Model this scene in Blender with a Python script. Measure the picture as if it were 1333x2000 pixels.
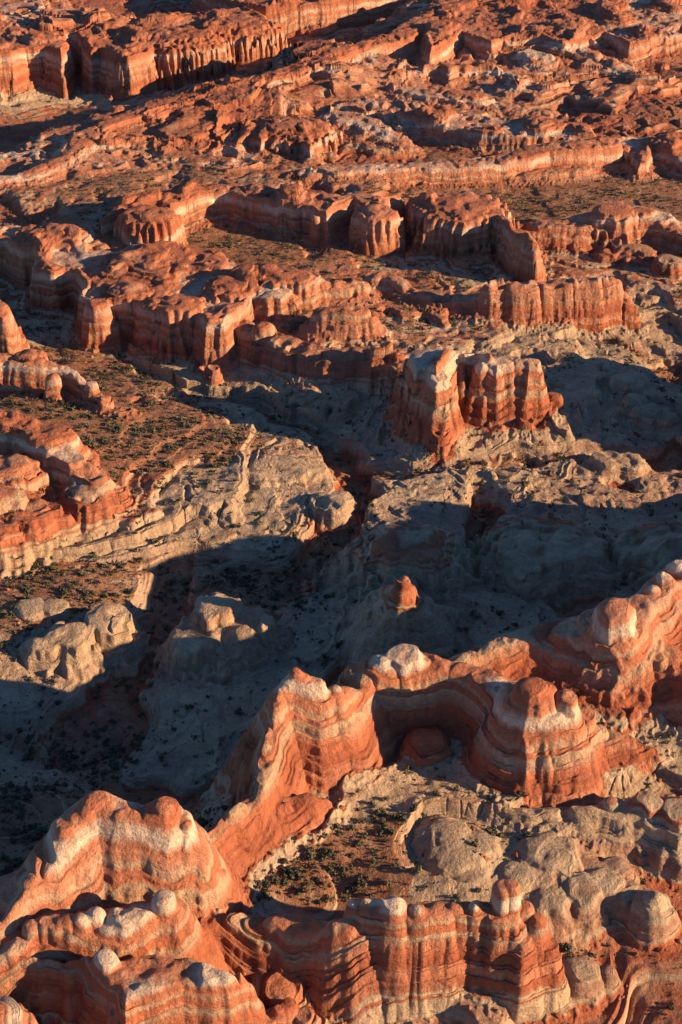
import bpy, math, time
import numpy as np
from mathutils import Vector
T0 = time.time()
R = math.radians
scene = bpy.context.scene
for o in list(bpy.data.objects): bpy.data.objects.remove(o)

# ------------------------------------------------------------------ camera
CAM_H, PITCH, VFOV = 500.0, R(29.0), R(34.0)
cam_d = bpy.data.cameras.new('camera'); cam = bpy.data.objects.new('camera', cam_d)
scene.collection.objects.link(cam); scene.camera = cam
cam.location = (0, 0, CAM_H); cam.rotation_euler = (math.pi/2 - PITCH, 0, 0)
cam_d.sensor_fit = 'VERTICAL'; cam_d.sensor_height = 24.0
cam_d.lens = 12.0/math.tan(VFOV/2); cam_d.clip_start = 1; cam_d.clip_end = 20000
# ------------------------------------------------------------------ sky and sun
SUN_AZ, SUN_EL = R(15.0), R(15.2)         # azimuth turned from +x towards the viewer
w = bpy.data.worlds.new('World'); scene.world = w; w.use_nodes = True
nt = w.node_tree; nt.nodes.clear()
sky = nt.nodes.new('ShaderNodeTexSky'); sky.sky_type = 'NISHITA'; sky.sun_disc = False
sky.sun_elevation = SUN_EL; sky.sun_rotation = math.pi/2 + SUN_AZ
sky.altitude = 1500; sky.dust_density = 0.0; sky.ozone_density = 6.0
bg = nt.nodes.new('ShaderNodeBackground'); bg.inputs[1].default_value = 0.075
out = nt.nodes.new('ShaderNodeOutputWorld')
nt.links.new(sky.outputs[0], bg.inputs[0]); nt.links.new(bg.outputs[0], out.inputs[0])
sd = bpy.data.lights.new('sun', 'SUN'); sun = bpy.data.objects.new('sun', sd)
scene.collection.objects.link(sun); sd.energy = 5.0; sd.angle = R(0.5); sd.color = (1.0, 0.70, 0.42)
to_sun = Vector((math.cos(SUN_EL)*math.cos(SUN_AZ), -math.cos(SUN_EL)*math.sin(SUN_AZ), math.sin(SUN_EL)))
sun.rotation_euler = to_sun.to_track_quat('Z', 'Y').to_euler(); sun.location = (300, 200, 400)
scene.view_settings.view_transform = 'Standard'; scene.view_settings.look = 'None'
scene.view_settings.exposure = 1.08; scene.view_settings.gamma = 1.0

# ------------------------------------------------------------------ helpers: survey points
FPX = 1000.0/math.tan(VFOV/2)
def at(px, py, z):
    """world x, y of the place seen at (px, py) of the survey picture, at height z"""
    xc = (px-666.5)/FPX; yc = (1000.0-py)/FPX
    dy = math.cos(PITCH)+yc*math.sin(PITCH); dz = -math.sin(PITCH)+yc*math.cos(PITCH)
    t = (z-CAM_H)/dz
    return xc*t, dy*t
def project(x, y, z):
    dz = z-CAM_H
    dep = y*math.cos(PITCH)-dz*math.sin(PITCH); up = y*math.sin(PITCH)+dz*math.cos(PITCH)
    return 666.5+x/dep*FPX, 1000.0-up/dep*FPX, dep

rng = np.random.RandomState(7)
PERM = np.tile(rng.permutation(256).astype(np.int32), 3)
GA = (rng.rand(256)*2*np.pi); GX = np.cos(GA).astype(np.float32); GY = np.sin(GA).astype(np.float32)
RV = rng.rand(1024).astype(np.float32)
def perlin(x, y, seed=0):
    x = x + seed*37.17; y = y + seed*91.31
    xi = np.floor(x); yi = np.floor(y)
    xf = (x-xi).astype(np.float32); yf = (y-yi).astype(np.float32)
    xi = xi.astype(np.int32) & 255; yi = yi.astype(np.int32) & 255
    u = xf*xf*xf*(xf*(xf*6-15)+10); v = yf*yf*yf*(yf*(yf*6-15)+10)
    def g(dx, dy):
        h = PERM[PERM[(xi+dx) & 255]+((yi+dy) & 255)]
        return GX[h]*(xf-dx)+GY[h]*(yf-dy)
    a = g(0,0); b = g(1,0); c = g(0,1); d = g(1,1)
    return (a+(b-a)*u+((c+(d-c)*u)-(a+(b-a)*u))*v)*1.5
def fbm(x, y, seed, octs=3, gain=0.5):
    s = 0; a = 1.0; f = 1.0
    for i in range(octs):
        s = s + a*perlin(x*f, y*f, seed+i*3); a *= gain; f *= 2.03
    return s
def worley(x, y, seed=0):
    """F1 and F2 distances"""
    x = x+seed*13.7; y = y+seed*7.3
    xi = np.floor(x).astype(np.int32); yi = np.floor(y).astype(np.int32)
    xf = x-xi; yf = y-yi
    f1 = np.full(x.shape, 9, np.float32); f2 = f1.copy()
    for i in (-1,0,1):
        for j in (-1,0,1):
            h = PERM[PERM[(xi+i) & 255]+((yi+j) & 255)]
            d = (i+RV[h]-xf)**2+(j+RV[h+300]-yf)**2
            d = d.astype(np.float32)
            f2 = np.where(d < f1, f1, np.minimum(f2, d)); f1 = np.minimum(f1, d)
    return np.sqrt(f1), np.sqrt(f2)
def sstep(a, b, x):
    t = np.clip((x-a)/(b-a), 0, 1); return t*t*(3-2*t)

# ------------------------------------------------------------------ survey of the ground: px, py, height, bed, soil
G = [
 # foreground
 (430,1900,-5,4,1),(600,1975,-8,4,1),(480,1990,-8,6,.5),(350,1990,-5,4,.3),(560,1870,0,12,.6),(640,1850,-2,12,.6),(750,1975,-8,10,.6),
 (520,1700,27,26,1),(620,1720,26,25,1),(700,1680,25,24,1),(560,1640,27,26,.9),(760,1640,24,18,.7),(650,1600,27,14,.4),(450,1745,28,26,.9),
 (850,1650,24,3,0),(900,1690,22,2,0),(960,1620,22,10,.5),(1000,1680,20,2,0),(870,1730,22,3,.3),(1100,1700,15,0,0),(1200,1740,13,0,0),(1300,1760,8,2,0),
 (700,1500,30,16,.5),(760,1530,28,11,.1),(850,1500,29,14,.2),(1000,1495,29,15,.1),(1150,1490,29,14,.1),(900,1560,26,9,.2),(1050,1560,24,4,0),(1200,1550,22,3,0),(1320,1540,20,2,0),
 (1100,1640,16,2,.6),(1300,1655,4,4,.7),(1200,1640,8,4,.6),(1333,1700,0,2,.6),(1130,1830,-4,12,.7),(1200,1840,-5,8,.4),(1280,1860,-8,5,0),(1320,1800,0,6,0),
 (1000,1920,1,6,0),(1100,1920,-3,4,0),(900,1950,-1,6,0),(1050,1960,-6,4,0),(820,1980,-4,6,.4),(1250,1950,-14,2,0),(1333,1960,-16,0,0),(1060,1990,-14,3,.2),
 (0,2100,-10,10,0),(700,2120,-12,4,0),(1300,2100,-22,-4,0),
 # behind the long fin, right
 (1090,1310,46,24,.9),(1180,1330,42,22,.7),(1270,1370,36,14,.3),(1200,1400,36,14,.3),(1290,1440,32,10,.2),(1330,1480,30,12,.3),(1100,1260,58,34,0),(1250,1260,58,30,0),(1320,1250,60,30,0),
 # big shaded hollow
 (0,1560,6,12,.8),(60,1620,2,12,.8),(60,1500,-18,0,.2),(160,1480,-22,-14,.9),(250,1420,-20,-14,.8),(300,1470,-16,0,.1),(400,1500,-8,3,0),(450,1400,-4,4,0),(360,1330,-6,3,0),
 (420,1280,0,4,0),(520,1250,2,4,0),(540,1380,4,6,0),(620,1240,2,5,0),(700,1200,3,4,0),(680,1130,0,2,0),(800,1210,4,6,.2),(900,1240,8,7,.1),(850,1180,6,14,.4),(980,1190,8,5,0),
 (330,1220,-15,-10,.7),(100,1390,-16,-8,.5),(0,1420,-14,-6,.3),(200,1330,-16,-10,.6),(80,1350,-14,-10,.5),
 (500,1130,-10,-14,.8),(430,1130,-8,-12,.7),(560,1160,-14,-14,.7),(600,1090,-12,-14,.6),
 (780,1080,6,3,0),(860,1100,4,2,0),(930,1090,-12,-8,.4),(950,1030,-14,-10,.3),(1080,1060,6,2,0),(1150,1110,6,3,0),(1250,1080,6,3,0),(1320,1040,4,2,0),(1040,1140,2,3,0),(1200,1020,0,2,.1),(1330,1000,-8,-6,.2),
 # left, lit benches
 (50,1180,12,4,.7),(150,1160,11,4,.7),(0,1230,13,4,.5),(100,1240,13,3,0),(200,1200,12,3,0),(50,1300,8,1,0),(240,1140,6,4,.5),(0,1330,4,0,0),(140,1290,6,0,0),(230,1240,8,2,0),
 (100,1120,4,-12,.8),(250,1115,2,-12,.8),(330,1090,0,-12,.6),(0,1130,4,-12,.8),
 (50,1070,10,4,0),(180,1060,10,3,0),(300,1040,10,3,.1),(430,1030,9,3,.1),(540,1000,8,3,0),(120,1020,15,9,.2),(250,1000,15,8,.1),(0,1040,14,10,0),(400,1065,4,3,.1),(520,1050,3,2,.1),
 (330,960,14,8,.1),(420,980,11,4,.1),(450,920,11,6,.2),(560,940,6,3,0),(600,960,4,2,0),(380,900,18,10,.4),(300,870,22,22,1),(420,860,20,20,1),(230,840,23,22,1),(120,960,22,22,.9),(40,930,30,30,.2),
 (150,920,26,26,.6),(330,830,18,18,.8),(250,740,10,20,.8),(220,700,6,18,.6),(150,690,8,20,.7),(280,770,12,14,.5),(80,800,26,24,.9),(160,830,25,24,1),
 # middle canyon
 (400,725,4,-2,.2),(320,715,3,-6,.4),(250,690,-1,-4,.2),(450,780,-12,2,0),(560,800,-10,2,0),(650,800,-6,3,0),(700,770,0,6,.1),(620,765,2,8,.1),(500,735,2,6,.1),(560,748,2,8,.1),(680,770,2,8,.1),(470,700,4,8,.1),(650,870,-6,0,0),(720,880,-4,2,0),
 (840,905,11,5,0),(860,872,17,9,0),(900,858,17,10,0),(950,845,17,10,0),(1000,832,17,10,0),(1050,815,17,10,0),(930,875,14,8,0),(820,860,14,8,0),(800,880,9,6,0),(760,920,4,3,0),(900,895,10,6,.1),(1000,880,11,5,0),(1100,870,11,5,0),(1200,870,8,3,0),(1150,840,13,6,0),(1270,900,-2,2,0),(1150,790,14,5,0),(1090,730,17,9,.3),(1200,750,15,4,0),(1290,800,9,3,0),(960,820,15,16,.8),(1110,800,14,8,0),
 (850,940,-8,-2,.1),(950,930,-10,-4,.3),(1050,960,-16,-8,.5),(1200,960,-16,-8,.5),(750,960,-18,-12,.3),(850,980,-18,-14,.5),
 (120,640,4,2,.4),(230,690,3,0,.3),(170,665,4,2,.4),(40,560,-6,0,.3),(20,480,6,6,.3),
 # shaded canyon behind the castle
 (1000,640,16,8,.1),(1100,635,16,7,0),(1050,670,8,4,0),(950,650,17,9,.1),(1200,615,15,6,.1),(1150,690,-6,0,0),(1300,690,-10,-4,0),(1250,640,2,3,0),(1333,760,-12,-6,.2),(1333,620,6,6,.2),(900,660,14,8,.2),
 # middle plateau
 (540,600,34,28,.7),(600,640,32,24,.7),(700,630,26,12,.3),(680,660,30,18,.3),(800,620,22,12,.5),(760,640,24,14,.4),(650,590,32,30,.9),(740,585,26,22,.5),(900,600,22,22,.6),(560,570,36,30,.4),
 (350,470,30,24,.9),(500,490,28,22,.9),(600,510,27,18,.6),(700,520,25,10,.3),(780,510,25,10,.3),(880,530,24,10,.4),(1000,510,24,10,.2),(700,480,27,20,.9),(850,500,26,12,.4),(1130,510,22,6,.1),(1280,550,20,6,.1),(1333,580,14,8,.3),(1260,510,20,12,.4),(1200,480,22,20,.3),
 (980,370,26,30,1),(1100,390,25,30,1),(1280,390,24,30,1),(900,345,28,30,.9),(1333,340,26,28,.9),(1050,350,27,30,1),(1200,360,27,30,1),
 # behind the alcove wall
 (100,410,52,50,.2),(0,420,50,48,.1),(150,370,48,32,.7),(250,350,48,30,.6),(0,380,46,34,.5),(50,340,40,52,0),(200,320,42,50,.1),(350,350,46,34,.6),(500,345,44,32,.4),(600,360,44,34,.3),(700,370,44,34,.4),
 # far benches
 (150,285,58,40,.1),(250,250,62,38,.3),(350,220,62,36,.4),(450,200,62,36,.3),(550,170,64,38,.2),(650,130,64,40,.1),(60,348,56,40,.1),(750,90,64,40,.1),(220,290,50,38,.2),(250,300,40,36,.6),(500,290,36,30,.4),(640,270,20,24,.4),(700,300,30,28,.3),(650,230,34,30,.2),
 (750,180,40,34,.2),(850,160,38,34,.2),(800,100,42,38,.1),(950,230,30,30,.2),(1050,240,26,12,.4),(1150,240,24,8,.3),(1280,230,26,10,.4),(1230,180,30,10,.2),(880,290,24,22,.5),(1000,150,44,36,.1),(1150,110,46,36,.1),(1300,100,44,36,.2),(1000,60,48,36,.1),(1300,30,48,36,.1),(800,220,34,30,.1),
 (0,300,-8,30,.1),(60,260,-12,30,.1),(150,200,-16,30,.2),(300,160,-18,30,.2),(380,150,-18,30,.2),(200,190,-16,30,.2),(100,240,-14,30,.2),(0,240,-12,30,.2),(540,110,-18,30,.1),(620,70,-18,30,.2),(720,40,-16,30,.2),(760,10,-14,30,.2),(450,120,-18,30,.2),(240,160,-16,30,.1),
 (200,40,50,48,.1),(50,40,50,48,.1),(0,20,50,45,.2),(350,50,50,48,.1),(450,30,50,46,.1),(600,5,46,44,.1),(900,5,50,40,.1),
 (0,-80,50,44,.2),(600,-80,50,44,.2),(1300,-80,50,40,.2),
 # outside the frame
 (1500,1000,40,20,0),(1600,1250,60,30,0),(1600,1500,30,16,.2),(1700,800,10,4,0),(1600,600,10,6,0),(1600,400,26,20,.5),(-200,1500,10,4,0),(-300,1200,0,0,0),(-300,900,20,14,.4),(-250,600,0,0,.2),(-250,350,40,30,.3),
]
# ------------------------------------------------------------------ washes cut into the ground: px, py, z, half width, depth
WASH = [
 [(190,690,-8,6,4),(330,780,-12,9,7),(470,815,-14,10,9),(600,850,-12,10,7),(655,900,-14,10,8),(690,960,-16,11,8),(700,1010,-16,12,6),(650,1095,-16,13,5),(590,1180,-16,13,5),(500,1150,-14,10,3),(400,1120,-10,12,3),(330,1160,-14,12,4),(310,1260,-18,14,6),(240,1410,-22,18,6),(140,1480,-24,16,5),(-50,1500,-28,14,4)],
 [(700,975,-22,10,6),(850,985,-22,9,6),(1000,965,-20,9,6),(1150,950,-20,10,8),(1400,950,-20,12,8)],
 [(930,1120,-14,9,10),(940,1060,-16,9,12),(950,1000,-18,8,6)],
 [(-50,1135,2,6,4),(150,1120,2,7,4),(300,1100,0,8,4),(390,1110,-6,9,4)],
 [(1333,740,-10,14,6),(1240,700,-10,12,5),(1150,670,-4,8,4)],
]
# ------------------------------------------------------------------ formations
# fin: (px, py, crest z, half width m) ; mesa: outline of the rim ; knob: px, py, top z, radius, flat
FORMS = [
 dict(name='rock_fin', cat='rock fin', label='long winding red rock fin with pale pointed peaks running up from the bottom left', cap=52, D=27, dd=4, slope=1.9, fl=0.25, k=0.66, gs=0.66, items=[
   ('fin', 'wall', [(-120,1810,48,16),(-20,1760,54,16),(60,1700,64,9),(130,1602,84,7),(185,1552,91,7),(232,1572,87,7),(280,1582,84,7),(322,1563,90,6),(350,1585,82,5),(378,1612,62,5),(400,1628,52,3),(440,1592,52,3),(500,1545,54,3.5),(520,1490,60,4),(530,1420,70,2.5),(545,1340,86,3),(578,1306,95,3.5),(615,1325,88,5),(655,1352,76,5),(700,1335,68,6),(718,1295,70,8)]),
   ('fin', 'spur', [(540,1565,42,4),(600,1553,38,5),(632,1560,31,4)]),
   ('knob','knob', (240,1567,86,2.6,6)), ('knob','knob', (361,1600,80,3.2,12)), ('knob','knob', (655,1338,80,4.0,6)), ('knob','knob', (60,1735,56,6,4)),('knob','knob', (20,1765,50,6,4)),
   ]),
 dict(name='rock_amphitheatre', cat='rock wall', label='curved red amphitheatre wall in shadow with a layered turret at its right end', cap=60, D=20, slope=2.3, fl=0.45, gs=0.62, items=[
   ('fin', 'wall', [(705,1300,70,9),(760,1282,72,9),(820,1278,74,8),(880,1296,68,8),(930,1305,68,9),(985,1335,70,9),(1030,1352,76,17),(1085,1372,72,14),(1120,1400,60,6),(1170,1420,48,6),(1230,1440,40,5),(1270,1458,32,3)]),
   ('knob','turret', (1045,1330,88,10,2.8)), ('knob','turret', (1105,1352,82,5.5,6)), ('knob','knob', (1145,1385,64,5,8)), ('knob','knob', (835,1430,40,11,3)), ('knob','knob', (790,1268,78,11,4)),('knob','knob',(745,1285,76,10,4)),
   ]),
 dict(name='rock_ridge', cat='rock ridge', label='smooth salmon ridge climbing to the right edge behind the amphitheatre', cap=70, D=22, dd=17, slope=1.5, fl=0.35, gs=0.7, items=[
   ('fin', 'wall', [(870,1292,62,4),(930,1268,64,5),(1000,1240,68,6),(1060,1222,72,6),(1110,1215,74,12),(1200,1208,80,21),(1260,1165,84,8),(1333,1100,92,8),(1420,1050,108,12),(1560,980,124,20),(1750,930,130,24)]),
   ('fin', 'spur', [(1200,1215,74,10),(1260,1250,66,12),(1340,1290,60,12),(1420,1330,56,14)]),
   ('knob','turret', (1203,1176,97,10,2.6)), ('knob','knob', (1278,1138,91,4,2.6)), ('knob','knob', (1300,1118,94,5,2.6)), ('knob','knob', (1330,1095,96,7,2.6)),
   ]),
 dict(name='rock_fin', cat='rock fin', label='short rock fin with a row of grey knobs and a shaded arch at bottom left', cap=50, D=12, slope=2.6, fl=0.4, dd=1, items=[
   ('fin', 'wall', [(-140,1850,46,12),(-20,1840,50,12),(60,1815,52,9),(170,1800,54,9),(235,1780,60,8),(300,1762,60,7),(335,1760,60,6),(350,1795,44,6),(385,1812,36,5)]),
   ('fin', 'low_wall', [(370,1800,34,4),(430,1785,34,5),(520,1790,36,5),(610,1795,38,5),(660,1800,42,6),(700,1800,44,6)]),
   ('knob','knob', (62,1798,58,4,3)),('knob','knob', (85,1793,59,4,3)),('knob','knob', (108,1790,60,4.5,3)),('knob','knob', (132,1788,60,4.2,3)),('knob','knob', (158,1785,61,4.5,3)),('knob','knob',(185,1775,62,4,3)),('knob','knob', (318,1745,66,5,5)),('knob','knob',(395,1765,36,4,5)),
   ]),
 dict(name='rock_mesa', cat='mesa', label='banded rock mass with smooth cream top, lowest at bottom left', cap=42, D=-4, dd=3, slope=3.4, fl=0.3, gs=0.8, items=[
   ('mesa', 'wall', 55, [(-140,1858),(30,1856),(150,1862),(215,1862),(275,1848),(330,1850),(400,1862),(450,1880),(472,1905),(440,1925),(350,1930),(280,1945),(238,1962),(205,1925),(150,1885),(30,1878),(-140,1885)]),
   ('fin', 'spur', [(470,1900,50,4),(485,1920,42,3),(498,1940,32,3)]),
   ('knob','knob', (205,1862,62,6,4)),
   ]),
 dict(name='rock_butte', cat='butte', label='fluted butte with white capped towers at bottom centre right', cap=51, D=0, dd=3, slope=4.0, fl=0.8, gs=0.74, items=[
   ('fin', 'wall', [(690,1800,48,5),(740,1785,50,9),(800,1790,48,10),(860,1785,48,9),(930,1780,46,8),(990,1780,46,8),(1040,1805,42,7),(1080,1855,26,4)]),
   ('knob','tower', (697,1755,58,3.6,8)), ('fin','tower', [(732,1758,60,7.5),(768,1760,61,8)]), ('knob','tower', (800,1776,57,4.2,8)), ('fin','tower', [(822,1766,59,7),(868,1768,55,7.5)]),
   ('fin','tower', [(893,1762,57,5),(912,1760,56,5)]), ('fin','tower', [(930,1758,58,4.5),(950,1765,54,5)]), ('knob','spire', (983,1724,70,4.2,12)), ('knob','spire', (999,1722,71,3.4,12)), ('fin','tower', [(975,1772,55,5),(1000,1775,54,5)]),
   ('knob','knob', (1025,1765,54,4.5,8)), ('knob','knob', (1050,1785,50,4.5,8)), ('knob','knob', (1072,1835,34,4,6)),('knob','knob',(1020,1830,40,6,6)),
   ]),
 dict(name='rock_butte', cat='butte', label='tall castle like butte with white rims standing alone in the middle', cap=51, D=17, dd=2, slope=3.6, fl=0.35, k=0.64, gs=0.6, items=[
   ('mesa', 'wall', 72, [(796,700),(800,686),(850,680),(905,688),(970,696),(1035,698),(1060,706),(1058,716),(1030,720),(1000,715),(975,720),(945,716),(925,704),(905,702),(892,712),(882,728),(860,742),(838,738),(815,722),(800,712)]),
   ('knob','tower', (942,706,74,6,5)), ('fin','tower', [(975,704,75,6),(992,704,75,6)]), ('fin','tower', [(1025,702,75,7),(1042,702,75,7)]), ('knob','tower', (856,728,74,9,4)),('knob','cap_rock',(850,690,76,20,1.0)),
   ('fin', 'spur', [(860,800,44,8),(860,835,28,7),(862,850,20,5)]), ('knob','knob', (1082,765,34,7,6)), ('knob','knob', (1030,812,24,5,8)),
   ]),
 dict(name='rock_wall', cat='rock wall', label='shaded canyon wall joining the left mesa to the castle butte', cap=99, B=2, D=5, slope=2.8, items=[
   ('fin', 'wall', [(450,612,40,14),(505,640,38,12),(570,665,38,12),(640,685,36,12),(710,680,38,12),(790,705,40,12)]),
   ('knob','knob', (740,668,54,4.5,8)), ('knob','knob', (755,665,54,4.5,8)), ('knob','knob', (775,685,46,6,6)), ('knob','knob', (515,630,44,10,3)),
   ]),
 dict(name='rock_mesa', cat='mesa', label='broad red mesa with white rimmed dark cliffs on the left', cap=50, D=-3, slope=4.2, fl=0.7, dd=-6, items=[
   ('mesa', 'wall', 53, [(62,523),(110,530),(135,522),(165,545),(150,572),(205,588),(240,582),(262,588),(275,600),(335,604),(380,612),(400,632),(438,630),(468,608),(490,592),(505,570),(485,540),(478,510),(440,490),(370,480),(300,470),(200,445),(100,440),(-80,430),(-80,445),(20,470),(70,492)]),
   ('knob','knob', (455,545,63,26,1.2)),('knob','knob',(190,585,58,10,3)), ('knob','pillar', (415,712,18,6,5)), ('knob','knob', (305,580,60,4,6)),('knob','knob', (250,555,61,18,1.5)),('knob','knob',(350,582,60,20,1.3)),
   ('knob','buttress', (422,672,28,7,5)),
   ]),
 dict(name='rock_outcrop', cat='rock outcrop', label='cluster of rounded red domes east of the broad mesa', cap=99, B=26, D=0, slope=2.0, items=[
   ('knob','dome', (500,520,56,20,1.6)), ('knob','dome', (540,530,54,18,1.6)), ('knob','dome', (580,535,52,17,1.6)), ('knob','dome', (530,555,46,22,1.4)), ('knob','dome', (590,560,40,14,1.4)), ('fin','wall',[(600,540,46,6),(660,545,44,6),(705,545,42,5)]),
   ]),
 dict(name='rock_outcrop', cat='rock outcrop', label='low red blocky outcrop behind the canyon wall and in front of the dark ridge', cap=99, B=24, D=6, slope=2.4, items=[
   ('fin','wall', [(630,600,44,8),(670,598,46,9),(705,600,44,9),(722,612,38,7)]),
   ]),
 dict(name='rock_ridge', cat='rock ridge', label='low dark winding ridge running into the flat topped wall', cap=46, D=0, slope=2.2, items=[
   ('fin','wall', [(700,545,42,6),(750,530,48,8),(775,540,46,7),(800,558,42,7),(860,572,42,7),(945,575,44,7)]),
   ]),
 dict(name='rock_wall', cat='rock wall', label='flat topped red wall, upper half lit and lower half in shade, centre right', cap=52, D=4, slope=4.0, fl=0.6, k=0.62, dd=3, items=[
   ('mesa', 'wall', 62, [(942,552),(985,545),(1040,548),(1085,541),(1130,535),(1190,534),(1210,544),(1212,550),(1190,550),(1130,549),(1080,556),(1030,557),(985,562),(948,560)]),
   ('fin','tower',[(958,552,65,7),(975,552,65,7)]),('fin','tower',[(1005,550,66,10),(1035,550,66,10)]),('fin','tower',[(1065,548,65,10),(1105,545,66,10)]),('fin','tower',[(1130,541,68,9),(1160,539,69,9)]),('fin','tower',[(1185,538,68,8),(1200,540,66,7)]),
   ('fin','spur',[(1212,562,50,6),(1228,580,42,5),(1240,596,32,4)]),
   ]),
 dict(name='rock_mesa', cat='mesa', label='long mesa with dark alcove cliff, lit pillars and pale rim below the upper flats', cap=51, D=14, slope=4.0, fl=0.8, k=0.62, items=[
   ('mesa', 'wall', 74, [(200,418),(245,402),(312,393),(330,400),(365,385),(420,372),(480,378),(540,392),(605,402),(640,412),(662,396),(690,388),(715,393),(735,402),(757,398),(765,386),(790,380),(815,390),(832,404),(862,402),(868,388),(900,384),(930,396),(960,414),(985,436),(1008,460),(1040,476),(1060,474),(1035,452),(1010,440),(985,410),(950,392),(905,372),(860,384),(760,378),(640,375),(500,358),(400,352),(300,372),(220,392)]),
   ('knob','pillar', (618,420,66,4,12)), ('knob','pillar', (647,428,56,3.5,12)), ('knob','pillar', (710,418,60,3.5,12)), ('knob','pillar', (732,416,62,3.5,12)), ('knob','pillar', (756,416,62,4,12)),('knob','cap_rock',(735,405,78,20,3)),
   ('knob','dome', (290,408,82,24,2)), ('knob','dome', (900,390,80,40,1)),('knob','buttress', (1020,474,42,9,4)),('knob','buttress', (1048,482,38,9,3)),
   ]),
 dict(name='rock_ridge', cat='rock ridge', label='rounded dark fronted ridge at the right edge beyond the alcove mesa', cap=54, D=8, slope=1.7, fl=0.5, k=0.6, items=[
   ('fin','wall', [(1000,440,50,14),(1060,432,54,16),(1130,425,58,18),(1190,412,62,18),(1250,405,66,18),(1290,418,60,16),(1340,440,54,14),(1400,470,50,14)]),
   ('knob','dome', (1240,482,36,20,1.6)), ('knob','dome', (1190,490,32,12,1.6)), ('knob','dome', (1310,500,40,12,2)),('knob','dome',(1200,405,70,20,1.4)),
   ]),
 dict(name='rock_fin', cat='rock fin', label='low sawtooth fin with shaded front descending from the left edge', cap=50, D=-4, slope=3.4, fl=0.6, items=[
   ('fin','wall', [(-80,690,58,12),(20,695,56,12),(70,702,56,9),(115,712,53,7),(140,722,50,5),(170,745,46,5),(200,775,40,4),(225,795,34,4),(245,802,30,4)]),
   ('knob','pillar', (103,728,56,5,8)),('knob','pillar', (108,765,38,5,8)), ('knob','knob', (52,682,62,9,3)), ('knob','knob', (75,684,60,6,5)),('knob','knob', (178,745,50,5,8)),('knob','knob', (205,768,46,5,7)),('knob','knob', (285,812,24,8,3)),('knob','knob', (265,806,25,8,3)),
   ]),
 dict(name='rock_tower', cat='rock tower', label='sunlit pale tower cut by the left edge above the sawtooth fin', cap=48, D=10, slope=4.4, items=[
   ('fin','wall', [(-70,585,72,14),(-20,580,74,10),(2,592,72,7),(12,620,62,5)]), ('knob','knob', (30,628,32,4,5)),
   ]),
 dict(name='rock_outcrop', cat='rock outcrop', label='wavy salmon outcrop with cream patches on the left edge below the sawtooth fin', cap=99, B=22, D=-4, slope=1.7, fl=0.4, items=[
   ('fin','wall', [(-80,800,52,12),(10,805,58,12),(50,820,56,10),(90,850,52,10),(130,880,46,9),(185,925,38,8),(225,942,30,5)]),
   ('knob','dome', (110,835,54,11,2)),('knob','dome', (20,900,44,20,1.2)),('knob','dome',(170,945,34,14,1.6)),
   ]),
 dict(name='rock_outcrop', cat='rock outcrop', label='bulging red slickrock domes on the left edge above the cream terraces', cap=99, B=17, D=2, slope=1.9, items=[
   ('knob','dome', (-20,960,42,24,1.4)), ('knob','dome', (45,985,36,17,1.5)), ('knob','dome', (88,985,33,9,2.4)), ('knob','dome', (112,1000,27,5,3)), ('knob','dome', (124,998,27,4.6,3)),('knob','dome', (-10,1010,34,18,1.6)),
   ]),
 dict(name='rock_hoodoo', cat='hoodoo', label='lone lit hoodoo on a small red cone inside the big shadow', cap=34, D=14, k=1.25, slope=1.3, dd=14, items=[
   ('fin','cone', [(755,1140,24,4),(785,1142,36,5),(820,1160,27,4),(860,1180,18,4),(900,1190,12,4)]), ('knob','spire', (787,1122,44,4,3)), ('knob','spire', (797,1138,38,4,3)),
   ]),
 dict(name='rock_dome', cat='slickrock dome', label='cracked cream slickrock dome jutting towards the wash, left of centre', cap=99, D=24, slope=1.4, items=[
   ('knob','dome', (500,905,14,20,1.0)), ('knob','dome', (560,905,12,20,1.1)),('knob','dome', (600,908,10,14,1.5)),
   ]),
 dict(name='rock_dome', cat='slickrock dome', label='small round cream dome with a red foot at the tip of the lit bench', cap=99, D=16, slope=2.2, items=[
   ('knob','dome', (650,975,12,10,3)), ('knob','dome', (628,968,10,7,3)), ('knob','dome',(665,965,11,8,3)),
   ]),
 dict(name='rock_dome', cat='slickrock dome', label='grey slickrock dome whose very top catches the sun, in the middle of the shadow', cap=99, D=30, slope=.9, items=[
   ('knob','dome', (800,1040,31,24,1.1)), ('knob','dome', (760,1055,22,22,1.3)), ('knob','dome', (850,1065,16,22,1.3)),
   ]),
 dict(name='rock_dome', cat='slickrock dome', label='cream hump with lit streaks beside the dark hollow, left of the fin peak', cap=99, D=22, slope=1.3, items=[
   ('knob','dome', (425,1175,19.5,14,2)), ('knob','dome', (480,1205,15.5,16,1.6)), ('knob','dome', (400,1225,13.5,18,1.5)), ('knob','dome', (460,1240,11.5,18,1.5)),
   ]),
 dict(name='rock_dome', cat='slickrock dome', label='round sunlit cream dome split by a crack at the left above the shadow edge', cap=99, D=20, slope=1.6, items=[
   ('knob','dome', (212,1195,16.5,13,2.4)), ('knob','dome', (135,1225,14.5,14,2.0)), ('knob','dome', (90,1238,12.5,12,2.0)), ('knob','dome', (60,1180,11.5,10,2.0)),('knob','dome', (105,1178,11.5,8,2.0)),
   ]),
 dict(name='rock_dome', cat='slickrock dome', label='large shaded grey dome at right centre below the dark wash', cap=99, D=26, slope=.9, items=[
   ('knob','dome', (1070,1040,24,34,1.1)), ('knob','dome', (1030,1080,18,26,1.1)), ('knob','dome', (1130,1080,16,30,1.1)),
   ]),
 dict(name='rock_dome', cat='slickrock dome', label='dim grey dome in the shadow at the right edge', cap=99, D=26, slope=.9, items=[
   ('knob','dome', (1300,1050,22,28,1.1)), ('knob','dome', (1350,1080,22,28,1.1)),
   ]),
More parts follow.
